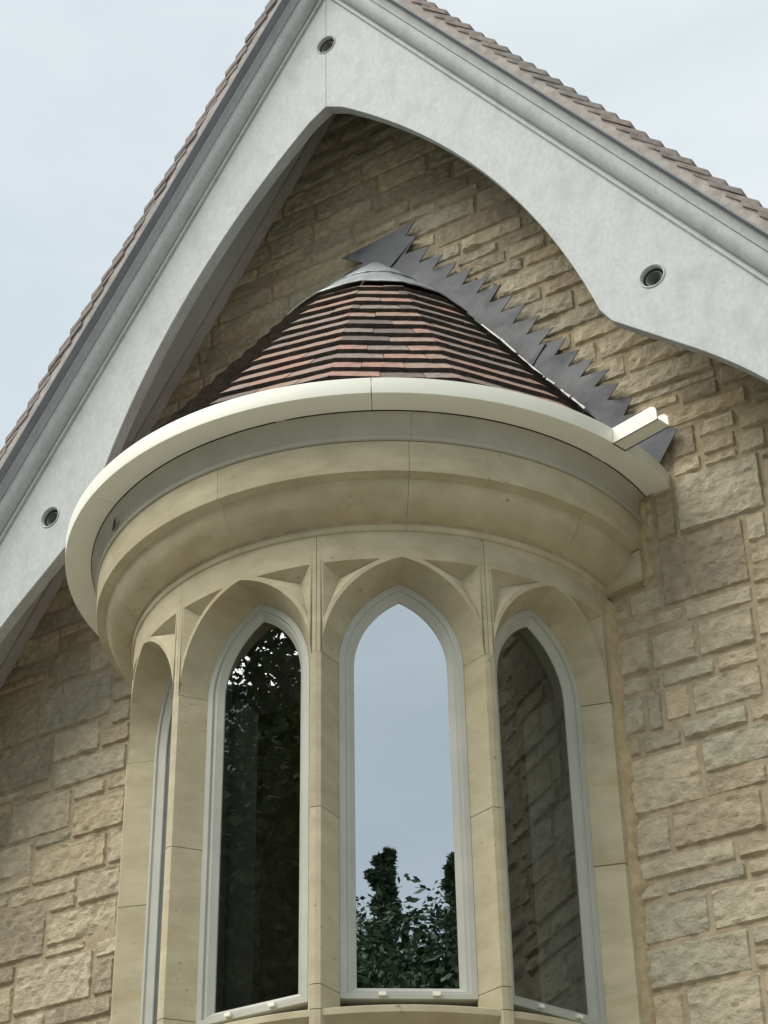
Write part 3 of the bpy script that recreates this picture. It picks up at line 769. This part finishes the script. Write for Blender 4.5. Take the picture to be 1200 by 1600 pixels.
mprof += [(.0640, YB-.0610), (.0650, YB-.056), (.0685, YB-.056), (.0690, YB-.066), (.100, YB-.072), (.1035, YB-.084), (.1040, YB-.04), (.104, YB+.04)]
for s in (1, -1): sweep_rake(mprof, s, 'rake_moulding', 'board', barge)
# beaded trim along the arched edge
def edge_trim(s):
    L_ = lower; n = len(L_); nor = []
    for i in range(n):
        a, b = L_[max(0, i-1)], L_[min(n-1, i+1)]
        d = Vector((b[0]-a[0], b[1]-a[1])).normalized(); nor.append(Vector((-d.y, d.x))*-1)
    m = MB()
    for seg in (range(0, len(arch)), range(len(arch)-1, n)):
        rows = []
        for i in seg:
            if i == len(arch)-1:
                a, b = (L_[i-1], L_[i]) if seg.start == 0 else (L_[i], L_[i+1])
                d = Vector((b[0]-a[0], b[1]-a[1])).normalized(); nn = Vector((d.y, -d.x))
            else: nn = nor[i]
            row = []
            for dd, y in ((-.006, YB-.0015), (.0045, YB-.0015), (.007, YB+.002), (.007, YB+.011), (.003, YB+.013), (.003, YB+.020), (.007, YB+.022), (.007, YB+.034), (.002, YB+.037), (.002, YB+.058), (-.01, YB+.06)):
                q = Vector(L_[i]) + nn*dd; row.append((s*max(q.x, 0.0), y, q.y))
            rows.append(row)
        m.grid(rows)
    m.build('edge_bead', 'board', barge, smooth=True, sharp=30)
for s in (1, -1): edge_trim(s)
for hx, hz in ((0.0, 8.536), (1.5115, 6.368), (-1.5115, 6.368)):
    m = MB(); n = 36
    pr = [(HR+.008, -.001), (HR+.008, -.003), (HR+.006, -.004), (HR+.003, -.003), (HR-.0015, .006), (HR-.0035, .016), (HR-.0035, .055)]
    m.grid([[(hx + r*cos(2*pi*k/n), YB + y, hz + r*sin(2*pi*k/n)) for k in range(n)] for r, y in pr], closed=True)
    m.build('vent_ring', 'board', barge, smooth=True, sharp=40)
    m = MB(); ri = HR-.0045
    m.grid([[(hx + r*cos(2*pi*k/n), YB + y, hz + r*sin(2*pi*k/n)) for k in range(n)] for r, y in ((ri, .012), (ri, .085), (ri-.006, .085), (ri-.006, .018), (ri-.012, .018), (.001, .06))], closed=True)
    m.build('vent_pipe', 'grey', barge, smooth=True, sharp=40)

# ------------------------------------------------------------------ soffit behind the bargeboard
sof = thing('eaves_soffit', 'grey boarded soffit between the arched bargeboard and the gable wall', 'soffit', (0, -.2, 6))
def rake_box(s, x0, x1, y0, y1, za0, za1):
    m = MB(); P = []
    m.prism([(s*x0, y0, za0-TA*x0), (s*x1, y0, za0-TA*x1), (s*x1, y1, za0-TA*x1), (s*x0, y1, za0-TA*x0)],
            [(s*x0, y0, za1-TA*x0), (s*x1, y0, za1-TA*x1), (s*x1, y1, za1-TA*x1), (s*x0, y1, za1-TA*x0)])
    return m
for s in (1, -1):
    rake_box(s, 0, 2.72, -.145, .012, 8.960, 8.985).build('soffit_sheet', 'soffit', sof)
    rake_box(s, 0, 2.72, -.062, -.002, 8.932, 8.9575).build('wall_batten', 'brownboard', sof)
    x = .02
    while x < 2.6:
        rake_box(s, x, x+.086, -.405, -.148, 8.940, 8.972).build('soffit_board', 'soffit', sof); x += .089
    rake_box(s, 1.405, 1.50, -.142, -.064, 8.915, 8.9595).build('packing_block', 'brownboard', sof)
    rake_box(s, 0, 2.72, -.405, .28, 8.99, 9.01).build('roof_deck', 'brownboard', sof)

# ------------------------------------------------------------------ main roof
roof = thing('main_roof', 'steep brown clay tiled gable roof with mortared verge tiles above the bargeboard', 'roof', (0, 0, 8))
def rk(s, x, n, y): return Vector((s*(x + n*SPH), y, ZA - TA*x + n*CPH))    # along the slope at horizontal run x, lifted n square to it
Zr = ZA
for s in (1, -1):
    m = MB()
    a = [(.1055, YB-.125), (.1055, 3.0), (.1125, 3.0), (.1125, YB-.125)]
    m.grid([[(s*x, y, ZA + n/CPH - TA*x) for n, y in a] for x in (0, 2.74)], closed=True); m.build('undercloak', 'undercloak', roof)
    # mortar bed with a lumpy face, then the tiles
    m = MB(); rows = []
    for k in range(221):
        x = 2.74*k/220; q = nse(x*11, s*4.0); q2 = nse(x*31, s*9.0)
        rows.append([(s*x, y, ZA + n/CPH - TA*x) for n, y in ((.1125, YB-.1245), (.122, YB-.1235+.003*q+.002*q2), (.145, YB-.120+.006*q+.004*q2), (.165, YB-.116+.006*q), (.172, YB-.10), (.172, YB+.02))])
    m.grid(rows); m.build('verge_mortar', 'bedmortar', roof, smooth=True, sharp=50)
    # verge tiles: each laid on the one below, tail lifted
    gx = .1*CPH; x = -.02; i = 0; proto = None
    while x < 2.62:
        tw = .165 if i % 2 == 0 else .248
        for col, (ya, yb) in enumerate(((YB-.126, YB-.126+tw-.003), (YB-.126+tw, YB-.126+tw+.165))):
            jn, jy, jt = rnd.uniform(-.002, .002), rnd.uniform(-.004, .004), rnd.uniform(-.002, .003)
            xa, xb = x, x + .1*2.15*CPH       # head to tail along the slope, as horizontal run
            V = []
            for (xx, n0, n1) in ((xa, .146, .159), (xb, .1795, .196)):
                for y in (ya+jy, yb+jy):
                    for n in (n0, n1): V.append((s*max(.0, xx), y, ZA + (n + jn + (jt if xx == xb else 0))/CPH - TA*max(.0, xx)))
            if col == 0:
                pass
            F = [(0, 1, 3, 2), (4, 6, 7, 5), (0, 4, 5, 1), (2, 3, 7, 6), (0, 2, 6, 4), (1, 5, 7, 3)]
            V = [Vector(v) for v in V]; c0 = sum(V, Vector())/8
            o = obj('tile', [v-c0 for v in V], F, 'rooftile', roof); o.location = c0
        x += gx; i += 1
    m = MB()                                   # the run of the slope behind the verge
    x = -.02
    while x < 2.62:
        xa, xb = max(0, x), x + .1*1.35*CPH
        P = [(s*xx, y, ZA + n/CPH - TA*xx) for (xx, n) in ((xa, .168), (xb, .1915), (xb, .178)) for y in (-.16, 3.0)]
        ids = [m.v(p) for p in P]; m.f((ids[0], ids[1], ids[3], ids[2])); m.f((ids[2], ids[3], ids[5], ids[4])); x += gx
    m.build('slope_tiles', 'rooftile', roof, kind='stuff')
# ridge tiles
for k in range(8):
    y0 = YB - .13 + k*.42; m = MB(); rows = []
    for y in (y0, y0+.41):
        rows.append([(R*sin(t), y, ZA + .205/CPH - .10 + R*cos(t) - .02) for R in (.125, .11) for t in ([radians(-60+12*q) for q in range(11)] if R > .12 else [radians(60-12*q) for q in range(11)])])
    ids = m.grid(rows, closed=True); m.f(ids[0]); m.f(ids[1][::-1]); m.build('ridge_tile', 'rooftile', roof, smooth=True, sharp=40)

# ------------------------------------------------------------------ trees in front of the house, seen mirrored in the panes
def tree(name, label, cat, loc, height, crown, seed, conifer=False, mat_='leaf', n=5200, leaf=.16):
    R = random.Random(seed)
    t = thing(name, label, cat, loc)
    m = MB(); rows = []
    for k in range(9):
        z = height*.92*k/8; r = max(.03, .028*height*(1-.9*k/8)); row = []
        for q in range(9): row.append((loc[0] + r*cos(2*pi*q/9) + .12*nse(z*.4, seed), loc[1] + r*sin(2*pi*q/9), z))
        rows.append(row)
    m.grid(rows, closed=True)
    limbs = []
    for k in range(16):
        z = height*R.uniform(.25, .8); a = R.uniform(0, 2*pi); ln = crown*R.uniform(.5, .95)
        if conifer: ln *= max(.1, 1.15 - z/height)
        p0 = Vector((loc[0], loc[1], z)); p1 = p0 + Vector((cos(a)*ln, sin(a)*ln, ln*(.1 if conifer else .55)))
        limbs.append(p1)
        d = (p1-p0); e1 = d.orthogonal().normalized(); e2 = d.cross(e1).normalized()
        m.grid([[p + (e1*cos(2*pi*q/5) + e2*sin(2*pi*q/5))*rr for q in range(5)] for p, rr in ((p0, .012*height*(1-z/height)+.02), (p1, .012))], closed=True)
    m.build('trunk', 'bark', t)
    m = MB(); clumps = []
    for k in range(300 if conifer else 90):
        if conifer:
            z = height*(.1 + .9*(k/300)); rr = crown*(1.05 - z/height)*R.uniform(.1, 1.1); a = R.uniform(0, 2*pi)
            clumps.append((Vector((loc[0]+rr*cos(a), loc[1]+rr*sin(a), z - rr*.15)), max(.10, .26*crown*(1.1 - z/height))))
        else:
            while True:
                v = Vector((R.uniform(-1, 1), R.uniform(-1, 1), R.uniform(-1, 1)))
                if .25 < v.length < 1: break
            clumps.append((Vector((loc[0]+v.x*crown, loc[1]+v.y*crown, height*.62 + v.z*height*.36)), crown*R.uniform(.16, .34)))
    g_ = np.random.default_rng(seed)
    ci_ = g_.integers(0, len(clumps), n); cc = np.array([tuple(c[0]) for c in clumps])[ci_]; cr = np.array([c[1] for c in clumps])[ci_][:, None]
    P = cc + np.clip(g_.normal(size=(n, 3)), -1.7, 1.7)*np.array([.5, .5, .42])*cr
    e1 = g_.normal(size=(n, 3))*np.array([1, 1, .6]); e1 /= np.linalg.norm(e1, axis=1, keepdims=True)
    e2 = np.cross(e1, g_.normal(size=(n, 3))); e2 /= np.linalg.norm(e2, axis=1, keepdims=True) + 1e-9
    s1 = leaf*g_.uniform(.6, 1.3, (n, 1)); s2 = s1*(.35 if conifer else .6)
    V = np.stack([P - e1*s1, P + e2*s2, P + e1*s1, P - e2*s2], 1).reshape(-1, 3); F = np.arange(n*4, dtype=np.int32)
    me = bpy.data.meshes.new('crown'); me.vertices.add(n*4); me.vertices.foreach_set('co', V.ravel().astype(np.float32)); me.loops.add(n*4); me.loops.foreach_set('vertex_index', F)
    me.polygons.add(n); me.polygons.foreach_set('loop_start', np.arange(0, n*4, 4, dtype=np.int32)); me.update(calc_edges=True); me.materials.append(MT[mat_])
    o = bpy.data.objects.new('crown', me); C.objects.link(o); o.parent = t; o.matrix_parent_inverse = Matrix.Translation(-Vector(loc))
    return t
def at(az, dist): return (dist*sin(radians(az)), -dist*cos(radians(az)), 0)
tree('broadleaf_tree', 'tall broad-crowned leafy tree mirrored in the left window', 'tree', at(-33, 17), 14.15, 4.8, 1, n=270000, leaf=.058)
tree('broadleaf_tree', 'lower leafy tree further along the same side', 'tree', at(-50, 20), 14.5, 4.6, 2, n=70000, leaf=.06)
tree('broadleaf_tree', 'dense bushy tree in front of the tall broad-crowned tree', 'tree', at(-31, 13.5), 10.4, 4.2, 6, n=200000, leaf=.06)
tree('conifer_tree', 'dark pointed conifer mirrored low in the middle window', 'tree', at(40.1, 26), 14.9, 2.3, 3, True, 'needle', n=120000, leaf=.075)
tree('conifer_tree', 'second dark conifer to the right of the pointed one', 'tree', at(42.8, 27), 15.3, 2.0, 4, True, 'needle', n=120000, leaf=.075)
tree('broadleaf_tree', 'dense dark leafy tree standing between two conifers', 'tree', at(41, 24), 14.1, 4.8, 5, False, 'needle', n=300000, leaf=.055)
